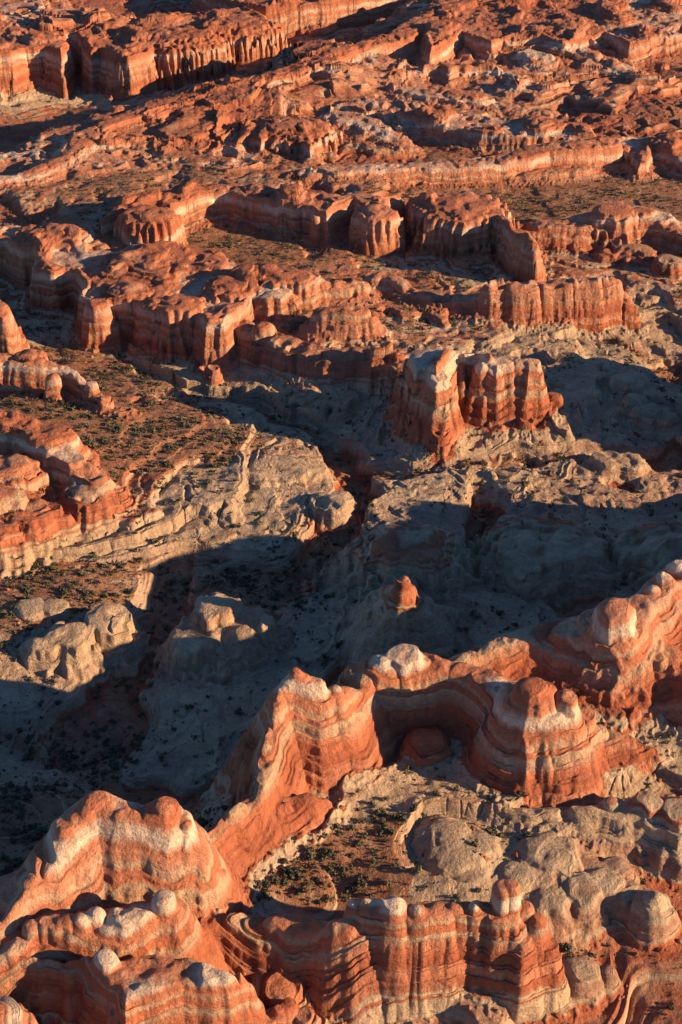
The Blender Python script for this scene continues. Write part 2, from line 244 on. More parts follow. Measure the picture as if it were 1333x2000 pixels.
 dict(name='rock_dome', cat='slickrock dome', label='cream dome lobes lit at the end of the castle bench, right of centre', cap=99, D=22, slope=1.2, items=[
   ('knob','dome', (1190,888,9,12,1.4)), ('knob','dome', (1225,892,8,12,1.4)), ('knob','dome', (1240,770,20,9,2.4)),('knob','dome', (1265,790,18,10,2.4)),('knob','dome', (1300,800,16,9,2.8)),('knob','dome', (1225,735,20,12,2)),
   ]),
 dict(name='rock_dome', cat='slickrock dome', label='pale wrinkled slickrock hump behind the fluted butte', cap=99, D=38, slope=1.2, items=[
   ('knob','dome', (870,1625,22.5,12,1.2)), ('knob','dome', (890,1655,21.5,13,1.2)), ('knob','dome', (915,1690,18.5,10,1.2)),('knob','dome', (935,1640,20.5,9,1.2)),
   ]),
 dict(name='rock_dome', cat='slickrock dome', label='concentric layered slickrock dome below the cross bedded ledge at right', cap=99, D=28, slope=1.1, items=[
   ('knob','dome', (1070,1655,19.5,14,1.6)),('knob','dome', (1100,1665,19.5,5,3)),
   ]),
 dict(name='rock_dome', cat='slickrock dome', label='bumpy cream slickrock crown above the red ledge at lower right', cap=99, D=22, slope=1.3, items=[
   ('knob','dome', (1010,1700,17.5,8,1.4)), ('knob','dome', (1050,1700,16.5,9,1.4)), ('knob','dome', (1100,1700,15.5,9,1.4)), ('knob','dome', (1140,1720,16.5,8,1.8)), ('knob','dome', (1180,1710,15.5,8,1.8)), ('knob','dome', (1080,1740,14.5,9,1.8)), ('knob','dome', (1220,1730,12.5,8,1.8)),('knob','dome', (1250,1740,10.5,7,1.8)),('knob','dome', (1150,1690,14,9,1.4)),('knob','dome', (1200,1685,13.5,7,1.8)),
   ]),
 dict(name='rock_mound', cat='rock mound', label='cream capped red knob near the right edge beside the bumpy crown', cap=14, D=4, dd=1, slope=2.6, items=[
   ('knob','wall', (1275,1745,22,8,3)),('knob','wall', (1300,1770,12,5,3)),
   ]),
 dict(name='rock_mound', cat='rock mound', label='flat layered red knob at the right foot of the fluted butte', cap=14, D=-8, slope=2.4, items=[
   ('knob','wall', (1135,1885,6,9,2.4)), ('knob','wall', (1190,1890,4,4,4)),
   ]),
 dict(name='rock_mound', cat='rock mound', label='smooth low red dome between the cream topped mass and the fluted butte', cap=99, D=-18, slope=1.5, items=[
   ('knob','wall', (545,1905,10,12,1.8)), ('knob','wall', (575,1920,6,8,1.8)),
   ]),
 dict(name='rock_mound', cat='rock mound', label='cluster of round red knobs at the bottom edge left of centre', cap=99, D=-18, slope=2.4, items=[
   ('knob','wall', (540,1965,12,4,5)), ('knob','wall', (565,1955,12,4.5,5)), ('knob','wall', (595,1970,10,4.5,5)), ('knob','wall', (620,1985,7,4,5)),('knob','wall', (512,1975,12,6,4)),
   ]),
 dict(name='rock_mound', cat='rock mound', label='lit banded rock cut by the bottom left corner', cap=99, D=-6, slope=2.2, items=[
   ('knob','wall', (-25,1985,40,16,2)),
   ]),
 dict(name='rock_ledge', cat='rock ledge', label='grey cross bedded ledge of leaning slabs at the right edge', cap=99, D=18, slope=1.5, items=[
   ('fin','wall', [(990,1580,22,3),(1070,1580,23,4),(1140,1580,23,5),(1220,1575,24,6),(1290,1570,25,8),(1360,1565,26,9),(1450,1560,26,9)]),
   ('knob','slab', (1265,1555,28,7,1.6)),('knob','slab', (1320,1572,27,8,1.6)),('knob','slab', (1200,1560,26,5,1.6)),
   ]),
 # far country
 dict(name='rock_bench', cat='rock bench', label='long pale rimmed bench edge above the dark canyon, upper left', cap=46, D=-4, dd=2, slope=2.0, fl=0.3, k=0.62, items=[
   ('fin','wall', [(-60,352,72,10),(60,335,74,12),(130,302,74,10),(170,258,76,14),(200,240,78,12),(300,203,80,16),(400,177,80,14),(470,157,82,18),(560,133,82,16),(620,112,84,20),(680,86,86,16),(780,64,88,22),(840,25,88,20),(880,-10,88,22)]),
   ('knob','knob', (110,285,50,26,1)),('knob','knob', (205,228,70,20,1.4)),('knob','knob', (140,238,40,22,1.4)),
   ]),
 dict(name='unseen_hill', cat='unseen_hill', struct=1, label='', cap=50, D=0, slope=3.0, items=[  # out of view at right, added for the shadow it throws leftward
   ('mesa','wall', 84, [(1460,700),(1520,650),(1600,610),(1900,640),(1900,760),(1600,760)]),
   ('mesa','wall', 96, [(1480,930),(1600,880),(1900,880),(1900,1000),(1600,1010)]),
   ]),
 dict(name='rock_wall', cat='rock wall', label='long straight sunlit cliff behind the red plain, upper right', cap=48, D=-2, slope=3.4, fl=0.4, k=0.78, items=[
   ('fin','wall', [(600,332,52,16),(660,328,54,14),(740,322,54,14),(820,318,54,14),(900,314,54,16),(980,305,56,16),(1060,285,58,18),(1130,275,60,20),(1180,268,60,20)]),
   ('fin','spur', [(1000,335,40,14),(1060,330,42,16),(1130,322,42,16),(1160,328,36,12)]),
   ]),
 dict(name='rock_wall', cat='rock wall', label='scalloped cliff with lit headlands at the right edge beyond the red plain', cap=52, D=0, slope=3.2, fl=0.8, k=0.6, items=[
   ('mesa','wall', 58, [(1180,268),(1230,262),(1280,262),(1400,250),(1500,300),(1400,330),(1340,322),(1300,300),(1278,292),(1268,318),(1250,322),(1232,300),(1190,290),(1150,300)]),
   ]),
 dict(name='rock_mesa', cat='mesa', label='red bench with a broken white banded cliff in the upper left centre', cap=46, D=0, slope=2.6, fl=0.6, k=0.5, items=[
   ('mesa','wall', 66, [(200,296),(260,288),(300,278),(320,300),(335,286),(400,282),(450,288),(465,300),(420,270),(430,240),(400,225),(330,235),(280,250),(220,270)]),
   ('knob','cap_rock', (350,262,76,50,1)), ('knob','cap_rock', (390,245,78,40,1)),
   ]),
 dict(name='rock_mesa', cat='mesa', label='white capped headland with a deep dark alcove in the upper centre', cap=50, D=4, slope=3.4, fl=0.7, k=0.58, items=[
   ('mesa','wall', 68, [(462,272),(490,258),(505,275),(525,262),(540,250),(570,262),(590,272),(608,290),(612,262),(602,238),(570,232),(520,230),(470,240)]),
   ('knob','cap_rock',(565,235,76,50,1)),
   ]),
 dict(name='rock_fin', cat='rock fin', label='curved red fin with a dark hollow behind it in the upper middle', cap=52, D=-2, slope=2, fl=0.5, k=0.62, items=[
   ('fin','wall', [(670,222,60,26),(720,232,58,20),(760,262,52,16),(800,285,46,12)]),
   ('fin','wall', [(800,172,58,20),(860,176,60,24),(920,180,60,22),(960,198,52,16),(1010,210,48,14),(1090,218,46,12)]),
   ]),
 dict(name='rock_mesa', cat='mesa', label='layered red slope ending in a cream band right of the curved fin', cap=99, B=26, D=0, slope=1.5, fl=0.4, k=0.5, items=[
   ('mesa','wall', 56, [(780,215),(870,210),(960,224),(1060,228),(1150,242),(1165,262),(1080,262),(1000,262),(920,255),(840,240)]),
   ]),
 dict(name='rock_mesa', cat='mesa', label='dark scalloped alcove cliff with pale rim at upper right', cap=50, D=-4, slope=3.6, fl=0.8, k=0.6, items=[
   ('mesa','wall', 58, [(760,155),(800,142),(860,140),(880,152),(900,140),(950,138),(1000,145),(1010,170),(1030,142),(1080,138),(1130,140),(1180,136),(1220,140),(1250,150),(1240,120),(1150,100),(1000,90),(880,100),(800,120)]),
   ]),
 dict(name='rock_mesa', cat='mesa', label='lit red ledges stepping up under the top edge, right of centre', cap=99, B=38, D=20, slope=1.6, fl=0.4, k=0.4, items=[
   ('mesa','wall', 72, [(840,95),(900,60),(960,78),(1030,60),(1100,80),(1180,60),(1230,80),(1300,70),(1450,60),(1450,-20),(900,-20),(820,40)]),
   ]),
 dict(name='rock_mesa', cat='mesa', label='red and white cliff filling the top left corner', cap=50, D=0, slope=3.6, fl=0.7, k=0.6, items=[
   ('mesa','wall', 62, [(-80,105),(20,100),(50,90),(85,88),(120,95),(132,80),(125,62),(90,50),(0,20),(-80,20)]),
   ]),
 dict(name='rock_mesa', cat='mesa', label='row of red headlands with sunlit cliffs above the dark canyon at top left', cap=48, D=0, slope=3.4, fl=0.7, k=0.6, items=[
   ('mesa','wall', 62, [(175,92),(200,88),(225,102),(250,106),(290,98),(310,80),(340,86),(370,80),(400,70),(430,64),(470,60),(500,45),(510,55),(520,30),(480,10),(380,20),(300,30),(200,40),(150,60)]),
   ('knob','cap_rock',(350,58,72,60,.8)),('knob','cap_rock',(470,35,74,50,.8)),
   ]),
 dict(name='rock_wall', cat='rock wall', label='high sunlit red cliff under the top edge left of centre', cap=48, D=4, slope=3.4, fl=0.5, k=0.6, items=[
   ('mesa','wall', 66, [(520,10),(580,6),(640,2),(700,-4),(760,-12),(820,-20),(820,-60),(400,-60),(380,-20),(450,0)]),
   ]),
]
# heights above the benches were read 1.4 times too tall from the picture: bring them to true height
G = [(a, b, (15+(z-15)*.72 if z > 15 else z), s, so) for a, b, z, s, so in G]
G = [(a, b, z, (z-12.5 if (a > 650 and b > 1480) else (15+(s-15)*.62 if s > 15 else s)), so) for a, b, z, s, so in G]
for f in FORMS:
    B = f['D'] if f['cap'] < 90 else f.get('B')
    if B is None: continue
    kz = lambda z: B+(z-B)*f.get('k', .70)
    it2 = []
    for it in f['items']:
        if it[0] == 'fin': it2.append((it[0], it[1], [(a, b, kz(c), d) for a, b, c, d in it[2]]))
        elif it[0] == 'mesa': it2.append((it[0], it[1], kz(it[2]), it[3]))
        else: a = it[2]; it2.append((it[0], it[1], (a[0], a[1], kz(a[2]), a[3], a[4])))
    f['items'] = it2
    if f['cap'] < 90: f['cap'] = 15+(f['cap']-15)*.62; f['D'] += f.get('dd', -2-(.7-f.get('k', .7))*60)
# ------------------------------------------------------------------ base fields on a coarse grid in (u, y)
def row_w(y): return 54.0+0.177*y
NU, NY = 420, 520
ug = np.linspace(-3.0, 5.0, NU); yg = np.geomspace(330, 9000, NY)
UU, YY = np.meshgrid(ug, yg, indexing='ij'); XX = UU*row_w(YY)
def shepard(pts, vals, s, p):
    acc = [np.zeros(XX.shape) for _ in vals[0]]; ws = np.zeros(XX.shape)
    for (x, y), v in zip(pts, vals):
        sc = s*(0.5+y/1400.0)
        wgt = 1.0/((XX-x)**2+((YY-y)*0.75)**2+sc*sc)**p
        ws += wgt
        for k in range(len(v)): acc[k] += wgt*v[k]
    return [a/ws for a in acc]
gp = [at(g[0], g[1], g[2]) for g in G]
baseF, = shepard(gp, [(g[2],) for g in G], 26.0, 2.3); soilF, = shepard(gp, [(g[4],) for g in G], 13.0, 2.4)
dp = list(gp); dv = [(g[2]-g[3],) for g in G]
for f in FORMS:
    for it in f['items']:
        if it[0] == 'fin': q = [(a, b, c) for a, b, c, _ in it[2]]
        elif it[0] == 'mesa': q = [(a, b, it[2]) for a, b in it[3]]
        else: q = [it[2][:3]]
        for a, b, c in q: dp.append(at(a, b, c)); dv.append((f['D'],))
dipF, = shepard(dp, dv, 22.0, 2.1)
def bil(F, x, y):
    u = x/row_w(y)
    fu = np.clip((u-ug[0])/(ug[1]-ug[0]), 0, NU-1.001)
    fy = np.clip(np.log(np.maximum(y, 331)/330)/math.log(9000/330)*(NY-1), 0, NY-1.001)
    iu = fu.astype(np.int32); iy = fy.astype(np.int32); a = fu-iu; b = fy-iy
    return (F[iu,iy]*(1-a)*(1-b)+F[iu+1,iy]*a*(1-b)+F[iu,iy+1]*(1-a)*b+F[iu+1,iy+1]*a*b)

def soft(d, r): # softplus
    return np.maximum(d, 0)+r*np.log1p(np.exp(-np.abs(d)/r))
def seg_dist(x, y, ax, ay, bx, by):
    dx, dy = bx-ax, by-ay; L = dx*dx+dy*dy+1e-9
    t = np.clip(((x-ax)*dx+(y-ay)*dy)/L, 0, 1)
    return np.hypot(x-ax-t*dx, y-ay-t*dy), t
def poly_sd(x, y, P):
    d = np.full(x.shape, 1e9); ins = np.zeros(x.shape, bool); n = len(P)
    for i in range(n):
        ax, ay = P[i]; bx, by = P[(i+1) % n]
        dd, _ = seg_dist(x, y, ax, ay, bx, by); d = np.minimum(d, dd)
        c = ((ay > y) != (by > y)) & (x < (bx-ax)*(y-ay)/(by-ay+1e-12)+ax)
        ins ^= c
    return np.where(ins, -d, d)
def smax(a, b, k):
    h = np.clip(0.5+0.5*(a-b)/k, 0, 1); return b+(a-b)*h+k*h*(1-h)
# strata: hard and soft beds, as a terrace remap of the bed coordinate
def make_terrace(seed, mean, top=260, bot=-120):
    r = np.random.RandomState(seed); z = [bot]; 
    while z[-1] < top: z.append(z[-1]+mean*(0.5+1.1*r.rand()))
    xs = []; ys = []
    for a, b in zip(z[:-1], z[1:]):
        k = 0.55+0.4*r.rand()          # share of the bed that stays a bench
        xs += [a, a+(b-a)*k]; ys += [a, a+(b-a)*(0.10+0.15*r.rand())]
    xs.append(z[-1]); ys.append(z[-1])
    return np.array(xs), np.array(ys)
TER1 = make_terrace(3, 7.0); TER2 = make_terrace(11, 2.2)

def height(x, y):
    """height, bed coordinate, soil, formation id, part id over any points (flat arrays)"""
    x = x.astype(np.float64); y = y.astype(np.float64)
    n1 = fbm(x/60, y/80, 1, 3); n2 = fbm(x/18, y/22, 5, 3); n3 = perlin(x/5.5, y/5.5, 9)
    flute = np.abs(perlin((x+n1*14)/22, (y+n1*14)/22, 21))*(.6+.8*np.abs(perlin(x/45, y/45, 22)))*1.2; fl2 = np.abs(perlin(x/5.2, y/5.2, 24))
    wx = x+n1*8+n2*2; wy = y+fbm(x/50, y/60, 31, 2)*10
    base = bil(baseF, wx, wy); soil = np.clip(bil(soilF, wx, wy)+n2*0.15, 0, 1)
    dip = bil(dipF, x, y)
    far = sstep(1400, 1900, y); flm = sstep(-.15, .35, perlin(x/70, y/90, 71)); rub = np.maximum(perlin(x/2.6, y/2.6, 81), 0)*1.6
    rockamt = 1-sstep(.35, .75, soil)
    # slickrock: rounded lobes parted by cracks
    near = 1-sstep(700, 900, y)
    f1, f2 = worley((x+n2*5)/26, (y+n1*6)/34, 2)
    h1, h2 = worley((x+n2*3)/12, (y+n2*3)/13, 7)
    lobes = np.sqrt(np.clip(1-(f1*0.95)**2, 0, 1))*2.6-sstep(.06, .0, f2-f1)*.4
    lobes = lobes*(1-near)+near*(np.sqrt(np.clip(1-(h1*0.95)**2, 0, 1))*1.1-sstep(.08, .0, h2-h1)*.25)
    g1, g2 = worley((x+n2*2)/8.5, (y+n2*2)/10, 5)
    lobes = lobes+np.sqrt(np.clip(1-(g1*0.95)**2, 0, 1))*.5-sstep(.1, 0, g2-g1)*.1
    sb = base-dip; lob = rockamt*(1-.3*far)*(1-.92*sstep(3, 8, sb))*(1-near*.9*(1-sstep(-10, -4, sb)))*(1-far*.8*(1-sstep(-4, 12, base)))
    base = base+n1*(1.0+1.6*rockamt)*(1-.5*near)+n2*(0.35+1.0*rockamt)*(1-.8*near)*(1-.35*far)+lobes*lob
    # broken mesas of the far country
    mm = fbm(x/210, y/170, 41, 4, .5)
    base = base+far*rockamt*sstep(2, 18, base)*(sstep(-.12, .0, mm)*6+sstep(.15, .24, mm)*7+sstep(.4, .48, mm)*7-6)
    for W in WASH:
        dm = np.full(x.shape, 1e9); dep = np.zeros(x.shape); wid = np.ones(x.shape)
        P = [at(a, b, c) for a, b, c, _, _ in W]
        for i in range(len(W)-1):
            dd, t = seg_dist(wx, wy, *P[i], *P[i+1])
            wd = W[i][3]+(W[i+1][3]-W[i][3])*t; de = W[i][4]+(W[i+1][4]-W[i][4])*t
            m = dd/wd < dm; dm = np.where(m, dd/wd, dm); dep = np.where(m, de, dep)
        base = base-dep*(1-sstep(.65, 1.5, dm+n2*.12))
        soil = np.maximum(soil, (1-sstep(.3, .6, dm))*.75)
    base0 = base
    # terraces of the ground
    tmask = .45+.85*sstep(-.35, .35, perlin(x/13, y/15, 91))
    S = base-dip+n1*2
    t1 = np.interp(S, *TER1)-S; t2 = np.interp(S, *TER2)-S
    base = base+rockamt*(t1*(.8+.2*far+.2*near)+t2*(.95-.25*near)*tmask)+(1-rockamt)*(t1*.3+t2*.25)+n3*(.25+.2*rockamt)
    H = base.copy(); fid = np.full(x.shape, -1, np.int16); pid = np.full(x.shape, -1, np.int16)
    k = 0
    for fi, f in enumerate(FORMS):
        for pi, it in enumerate(f['items']):
            sl = f['slope']; FL = f.get('fl', .7)
            if it[0] == 'fin': P = [at(a, b, c) for a, b, c, _ in it[2]]; zt = max(c for _, _, c, _ in it[2]); mg = 85+max(v[3] for v in it[2])
            elif it[0] == 'mesa': P = [at(a, b, it[2]) for a, b in it[3]]; zt = it[2]; mg = 75
            else: P = [at(*it[2][:3])]; zt = it[2][2]; mg = it[2][3]+50
            xs = [p[0] for p in P]; ys = [p[1] for p in P]
            ix = np.nonzero((x > min(xs)-mg) & (x < max(xs)+mg) & (y > min(ys)-mg) & (y < max(ys)+mg))[0]
            if len(ix) == 0: continue
            X = x[ix]; Y = y[ix]; b = base[ix]
            fl = flute[ix]; f2_ = fl2[ix]; N2 = n2[ix]; N3 = n3[ix]
            if it[0] == 'fin':
                hb = np.full(X.shape, -1e9)
                for i in range(len(P)-1):
                    dd, t = seg_dist(X+N2*.8, Y+N2*.8, *P[i], *P[i+1])
                    zc = it[2][i][2]+(it[2][i+1][2]-it[2][i][2])*t; wd = it[2][i][3]+(it[2][i+1][3]-it[2][i][3])*t
                    d = dd-wd*.8
                    out_ = sstep(-1, 3, d)
                    d = d-((fl*2.6+f2_*1.4)*FL-.8+N3*.4)*out_
                    h = zc-sl*soft(d, .8)-0.10*np.clip(dd, 0, wd)+N2*.7+N3*.3
                    # talus at the foot
                    df = np.clip((zc-b-5)/sl, 0, 100); tk = np.clip(1-np.maximum(d-df, 0)/10.0, 0, 1); tal = b+4.2*tk**1.4-.3+rub[ix]*sstep(0, .3, tk)
                    h = np.where(d > 0, np.maximum(h, tal*(d > df*.5)-1e5*(d <= df*.5)), h)
                    hb = np.maximum(hb, h)
            elif it[0] == 'mesa':
                d = poly_sd(X+N2*2.5, Y+N2*2.5, P)
                d = d-((fl*5*(.2+.8*flm[ix])+f2_*1.4)*FL-1.2+N3*.5)*sstep(-6, 2, d)
                stp = fbm(X/46, Y/60, 51, 2)
                ins = sstep(2, 9, -d)*(0 if f['cap'] < 33 else 1)
                zc = it[2]+(n1[ix]*2.0)+N2*.6+np.clip(-d, 0, 30)*.05+ins*(np.clip(stp, -.4, .7)*3+sstep(-.06, .0, stp)*1.5+sstep(.2, .26, stp)*2.0+sstep(.45, .5, stp)*2.0-1.5)
                # a soft bed makes the cliff a little less steep in its middle
                h = zc-sl*1.2*soft(d+1.0, .9)+N3*.3
                df = np.clip((it[2]-b-7)/sl, 0, 100); tk = np.clip(1-np.maximum(d-df, 0)/12.0, 0, 1); tal = b+5.0*tk**1.4-.3+rub[ix]*sstep(0, .3, tk)
                h = np.where(d > df*.5, np.maximum(h, tal), h)
                hb = h
            else:
                px_, py_, zt, r, sk = it[2]
                dd = np.hypot(X+N2*r*.12-P[0][0], Y+N2*r*.12-P[0][1])*(1+.16*N3)
                # super-ellipse: round shoulder, then sides as steep as sk
                q = dd/r
                inn = np.sqrt(np.clip(1-np.clip(q, 0, .97)**2.5, 0, 1))
                hh = r*.28 if it[1] == 'dome' else min(r*.75, 9) if sk > 2.5 else r*.4
                e = np.maximum(q-.97, 0)*r; sk_ = max(sk, sl); cut = 30 if it[1] in ('pillar', 'spire') else r*.9
                h = zt-hh+hh*inn-np.minimum(e*sk_, cut)-np.maximum(e-cut/sk_, 0)*sl
                h = h-np.abs(f2_)*.5*sstep(.4, 1, q)
                hb = h
            cur = H[ix]
            kk = 1.2 if it[0] == 'knob' else 0.8
            new = smax(hb, cur, kk)
            own = (hb > cur-0.2) & (hb > b+(1.5 if zt-np.median(b) < 18 else 3.0))
            H[ix] = new
            fid[ix] = np.where(own, fi, fid[ix]); pid[ix] = np.where(own, pi, pid[ix])
            soil[ix] = np.where(hb > b+1.0, 0, soil[ix])
    # strata ledges on the formations
    S = H-dip+n1*1.5+n2*1.1
    up = sstep(2, 8, H-base)
    t1 = np.interp(S, *TER1)-S; t2 = np.interp(S, *TER2)-S
    cap = sstep(36, 39, S)
    H = H+up*(t1*(.65-.15*near)*(1-.5*cap)+t2*(.95-.35*near)*(1-.4*cap))*tmask+up*n3*.3
    gs = np.array([f.get('gs', 1.0 if f['cap'] > 80 or f['cap'] < 33 and 'gs' not in f else .74) for f in FORMS]+[1.0])[fid]
    S = np.where(S < 42, 42-(42-S)*gs, S)
    return H, S, soil, fid, pid
print('defs', time.time()-T0)

# ------------------------------------------------------------------ grid: fan of columns, rows spaced by the relief they must carry
QUAL = 1.0
inner = np.linspace(-1.14, 1.16, int(1150*QUAL))
right = 1.16+np.cumsum(np.geomspace(.003, .06, 90)); left = -1.14-np.cumsum(np.geomspace(.003, .09, 42))
us = np.concatenate([left[::-1], inner, right]); us = us[us < 3.4]; NC = len(us)
ysf = np.concatenate([np.linspace(400, 520, 100, endpoint=False), 1/np.linspace(1/520, 1/2450, int(1500*QUAL), endpoint=False)*1.0, np.geomspace(2450, 7500, 110)])
cs = us[::4]; Cc, Yc = np.meshgrid(cs, ysf, indexing='ij')
Hc = height((Cc*row_w(Yc)).ravel(), Yc.ravel())[0].reshape(Cc.shape)
dy = np.diff(Yc, axis=1); dz = np.diff(Hc, axis=1)
dep = np.sqrt(Yc[:, 1:]**2+CAM_H**2)
sl_ = np.sqrt((dy*CAM_H/dep)**2*1.0+np.maximum(dz, 0)**2*1.2+np.minimum(dz, 0)**2*.15)/dep   # screen length per step
sl_[Yc[:, 1:] > 2450] *= .35
k = np.ones(9)/9.0
sm = np.apply_along_axis(lambda v: np.convolve(np.pad(v, 4, mode='edge'), k, 'valid'), 0, sl_)
sm = np.apply_along_axis(lambda v: np.convolve(np.pad(v, 2, mode='edge'), np.ones(5)/5, 'valid'), 1, sm)
cum = np.concatenate([np.zeros((len(cs), 1)), np.cumsum(sm, axis=1)], axis=1)
NR = int(2300*QUAL)
yc_out = np.stack([np.interp(np.linspace(0, c[-1], NR), c, ysf) for c in cum])
# columns between the coarse ones
Yv = np.empty((NC, NR))
for j in range(NR): Yv[:, j] = np.interp(us, cs, yc_out[:, j])
Uv = np.repeat(us[:, None], NR, 1); Xv = Uv*row_w(Yv)
H, S, soil, fid, pid = height(Xv.ravel(), Yv.ravel())
print('grid', NC, NR, NC*NR, time.time()-T0)
verts = np.stack([Xv.ravel(), Yv.ravel(), H], 1).astype(np.float32)

# slope, for soil and shrubs
Hg = H.reshape(NC, NR)

# ------------------------------------------------------------------ materials
def rock_material():
    m = bpy.data.materials.new('layered_rock'); m.use_nodes = True
    t = m.node_tree; N = t.nodes; L = t.links; N.clear()
    def nd(ty, **k):
        n = N.new(ty)
        for a, b in k.items(): setattr(n, a, b)
        return n
    def math_(op, a, b=None, c=None):
        n = nd('ShaderNodeMath', operation=op)
        for i, v in enumerate((a, b, c)):
            if v is None: continue
            if isinstance(v, (int, float)): n.inputs[i].default_value = v
            else: L.new(v, n.inputs[i])
        return n.outputs[0]
    def mix(f, a, b, bt='MIX'):
        n = nd('ShaderNodeMix', data_type='RGBA', blend_type=bt)
        for s, v in ((n.inputs[0], f), (n.inputs[6], a), (n.inputs[7], b)):
            if isinstance(v, (int, float)): s.default_value = v
            elif isinstance(v, tuple): s.default_value = v if len(v) == 4 else v+(1,)
            else: L.new(v, s)
        return n.outputs[2]
    def ramp(v, stops, interp='LINEAR'):
        n = nd('ShaderNodeValToRGB'); n.color_ramp.interpolation = interp
        e = n.color_ramp.elements
        while len(e) > 1: e.remove(e[-1])
        e[0].position = stops[0][0]; e[0].color = stops[0][1]+(1,)
        for p, c in stops[1:]:
            q = e.new(p); q.color = c+(1,)
        L.new(v, n.inputs[0]); return n.outputs[0]
    def attr(nm):
        n = nd('ShaderNodeAttribute', attribute_name=nm); return n.outputs['Fac']
    def noise(vec, scale, det=4, rough=.55, dist=0):
        n = nd('ShaderNodeTexNoise'); n.inputs['Scale'].default_value = scale; n.inputs['Detail'].default_value = det
        n.inputs['Roughness'].default_value = rough; n.inputs['Distortion'].default_value = dist
        L.new(vec, n.inputs['Vector']); return n.outputs['Fac']
    geo = nd('ShaderNodeNewGeometry'); P = geo.outputs['Position']
    sep = nd('ShaderNodeSeparateXYZ'); L.new(P, sep.inputs[0]); x, y, z = sep.outputs
    def comb(a, b, c):
        n = nd('ShaderNodeCombineXYZ')
        for i, v in enumerate((a, b, c)):
            if isinstance(v, (int, float)): n.inputs[i].default_value = v
            else: L.new(v, n.inputs[i])
        return n.outputs[0]
    bed = attr('bed'); so = attr('soil')
    w1 = noise(P, .035, 3); w2 = noise(P, .22, 4)
    b1 = math_('ADD', bed, math_('MULTIPLY', math_('SUBTRACT', w1, .5), 4.0))
    b1 = math_('ADD', b1, math_('MULTIPLY', math_('SUBTRACT', w2, .5), 2.0))
    RED = (.42,.14,.068); RED2 = (.32,.095,.048); RED3 = (.48,.19,.10); WHT = (.66,.52,.38); CRM = (.48,.35,.22); GRY = (.38,.29,.195); BRN = (.30,.15,.10); DRK = (.17,.12,.10)
    def p(s): return ((s if s < 15 else 15+(s-15)*.62)+40)/120.0
    col = ramp(math_('DIVIDE', math_('ADD', b1, 40.0), 120.0), [
        (0, BRN), (p(-27), CRM), (p(-24), RED2), (p(-21), CRM), (p(-14.5), RED2), (p(-12.5), RED), (p(-11.5), CRM), (p(-5), (.36,.24,.17)), (p(-3.5), CRM), (p(0), GRY), (p(3), CRM), (p(8.8), CRM), (p(9.5), RED2), (p(10.4), RED), (p(11), CRM), (p(12.5), CRM), (p(13.3), RED2), (p(15.5), RED),
        (p(19), RED3), (p(26), RED2), (p(33), RED), (p(39), CRM), (p(40), RED), (p(43.5), RED), (p(44.5), CRM), (p(46), RED3), (p(50.6), RED3), (p(52), WHT), (p(56), WHT), (p(57.5), RED3), (p(60), RED), (1, RED2)][:32])
    # thin beds
    tb = noise(comb(math_('MULTIPLY', x, .012), math_('MULTIPLY', y, .012), math_('MULTIPLY', b1, .55)), 1.0, 5, .7)
    tb2 = noise(comb(math_('MULTIPLY', x, .02), math_('MULTIPLY', y, .02), math_('MULTIPLY', b1, 1.7)), 1.0, 3, .6)
    tb0 = noise(comb(math_('MULTIPLY', x, .004), math_('MULTIPLY', y, .004), math_('MULTIPLY', b1, .21)), 1.0, 4, .6)
    thin = ramp(tb, [(.36, (0,0,0)), (.5, (.5,.5,.5)), (.64, (1,1,1))])
    pale = mix(.32, col, WHT); dark = mix(.55, col, RED2)
    col = mix(math_('MULTIPLY', ramp(tb, [(.56, (0,0,0)), (.66, (1,1,1))]), .75), col, pale)
    col = mix(math_('MULTIPLY', ramp(tb, [(.36, (1,1,1)), (.46, (0,0,0))]), .6), col, dark)
    col = mix(math_('MULTIPLY', ramp(tb2, [(.38, (1,1,1)), (.5, (0,0,0))]), .33), col, mix(.5, col, (.22,.12,.08)))
    low = noise(P, .012, 3, .6)
    lowf = math_('MULTIPLY', ramp(low, [(.4, (0,0,0)), (.6, (1,1,1))]), ramp(math_('DIVIDE', bed, 40.0), [(.5, (0,0,0)), (.7, (1,1,1))]))
    col = mix(math_('MULTIPLY', math_('MULTIPLY', lowf, .5), ramp(math_('DIVIDE', y, 2000.0), [(.4, (0,0,0)), (.6, (1,1,1))])), col, RED3)
    col = mix(math_('MULTIPLY', ramp(tb0, [(.54, (0,0,0)), (.62, (1,1,1))]), .5), col, mix(.28, col, WHT))
    col = mix(math_('MULTIPLY', ramp(tb0, [(.38, (1,1,1)), (.46, (0,0,0))]), .6), col, mix(.5, col, RED2))
    brk = noise(comb(math_('MULTIPLY', x, .03), math_('MULTIPLY', y, .03), math_('MULTIPLY', z, .06)), 1.0, 4, .6)
    wz = ramp(math_('DIVIDE', bed, 60.0), [(.58, (0,0,0)), (.61, (1,1,1)), (.70, (1,1,1)), (.72, (0,0,0))])
    col = mix(math_('MULTIPLY', math_('MULTIPLY', math_('MULTIPLY', ramp(brk, [(.42, (0,0,0)), (.58, (1,1,1))]), wz), .6), ramp(math_('DIVIDE', y, 2000.0), [(.35, (.25,.25,.25)), (.55, (1,1,1))])), col, RED3)
    # mottling and desert varnish streaks
    mo = noise(P, .5, 6, .65); mo2 = noise(P, .06, 4, .6)
    col = mix(.35, col, ramp(mo, [(.3, (.45,.42,.40)), (.7, (1.35,1.3,1.25))]), 'MULTIPLY')
    col = mix(.45, col, ramp(mo2, [(.3, (.62,.58,.55)), (.7, (1.25,1.2,1.15))]), 'MULTIPLY')
    st = noise(comb(math_('MULTIPLY', x, .5), math_('MULTIPLY', y, .5), math_('MULTIPLY', z, .035)), 1.0, 4, .6)
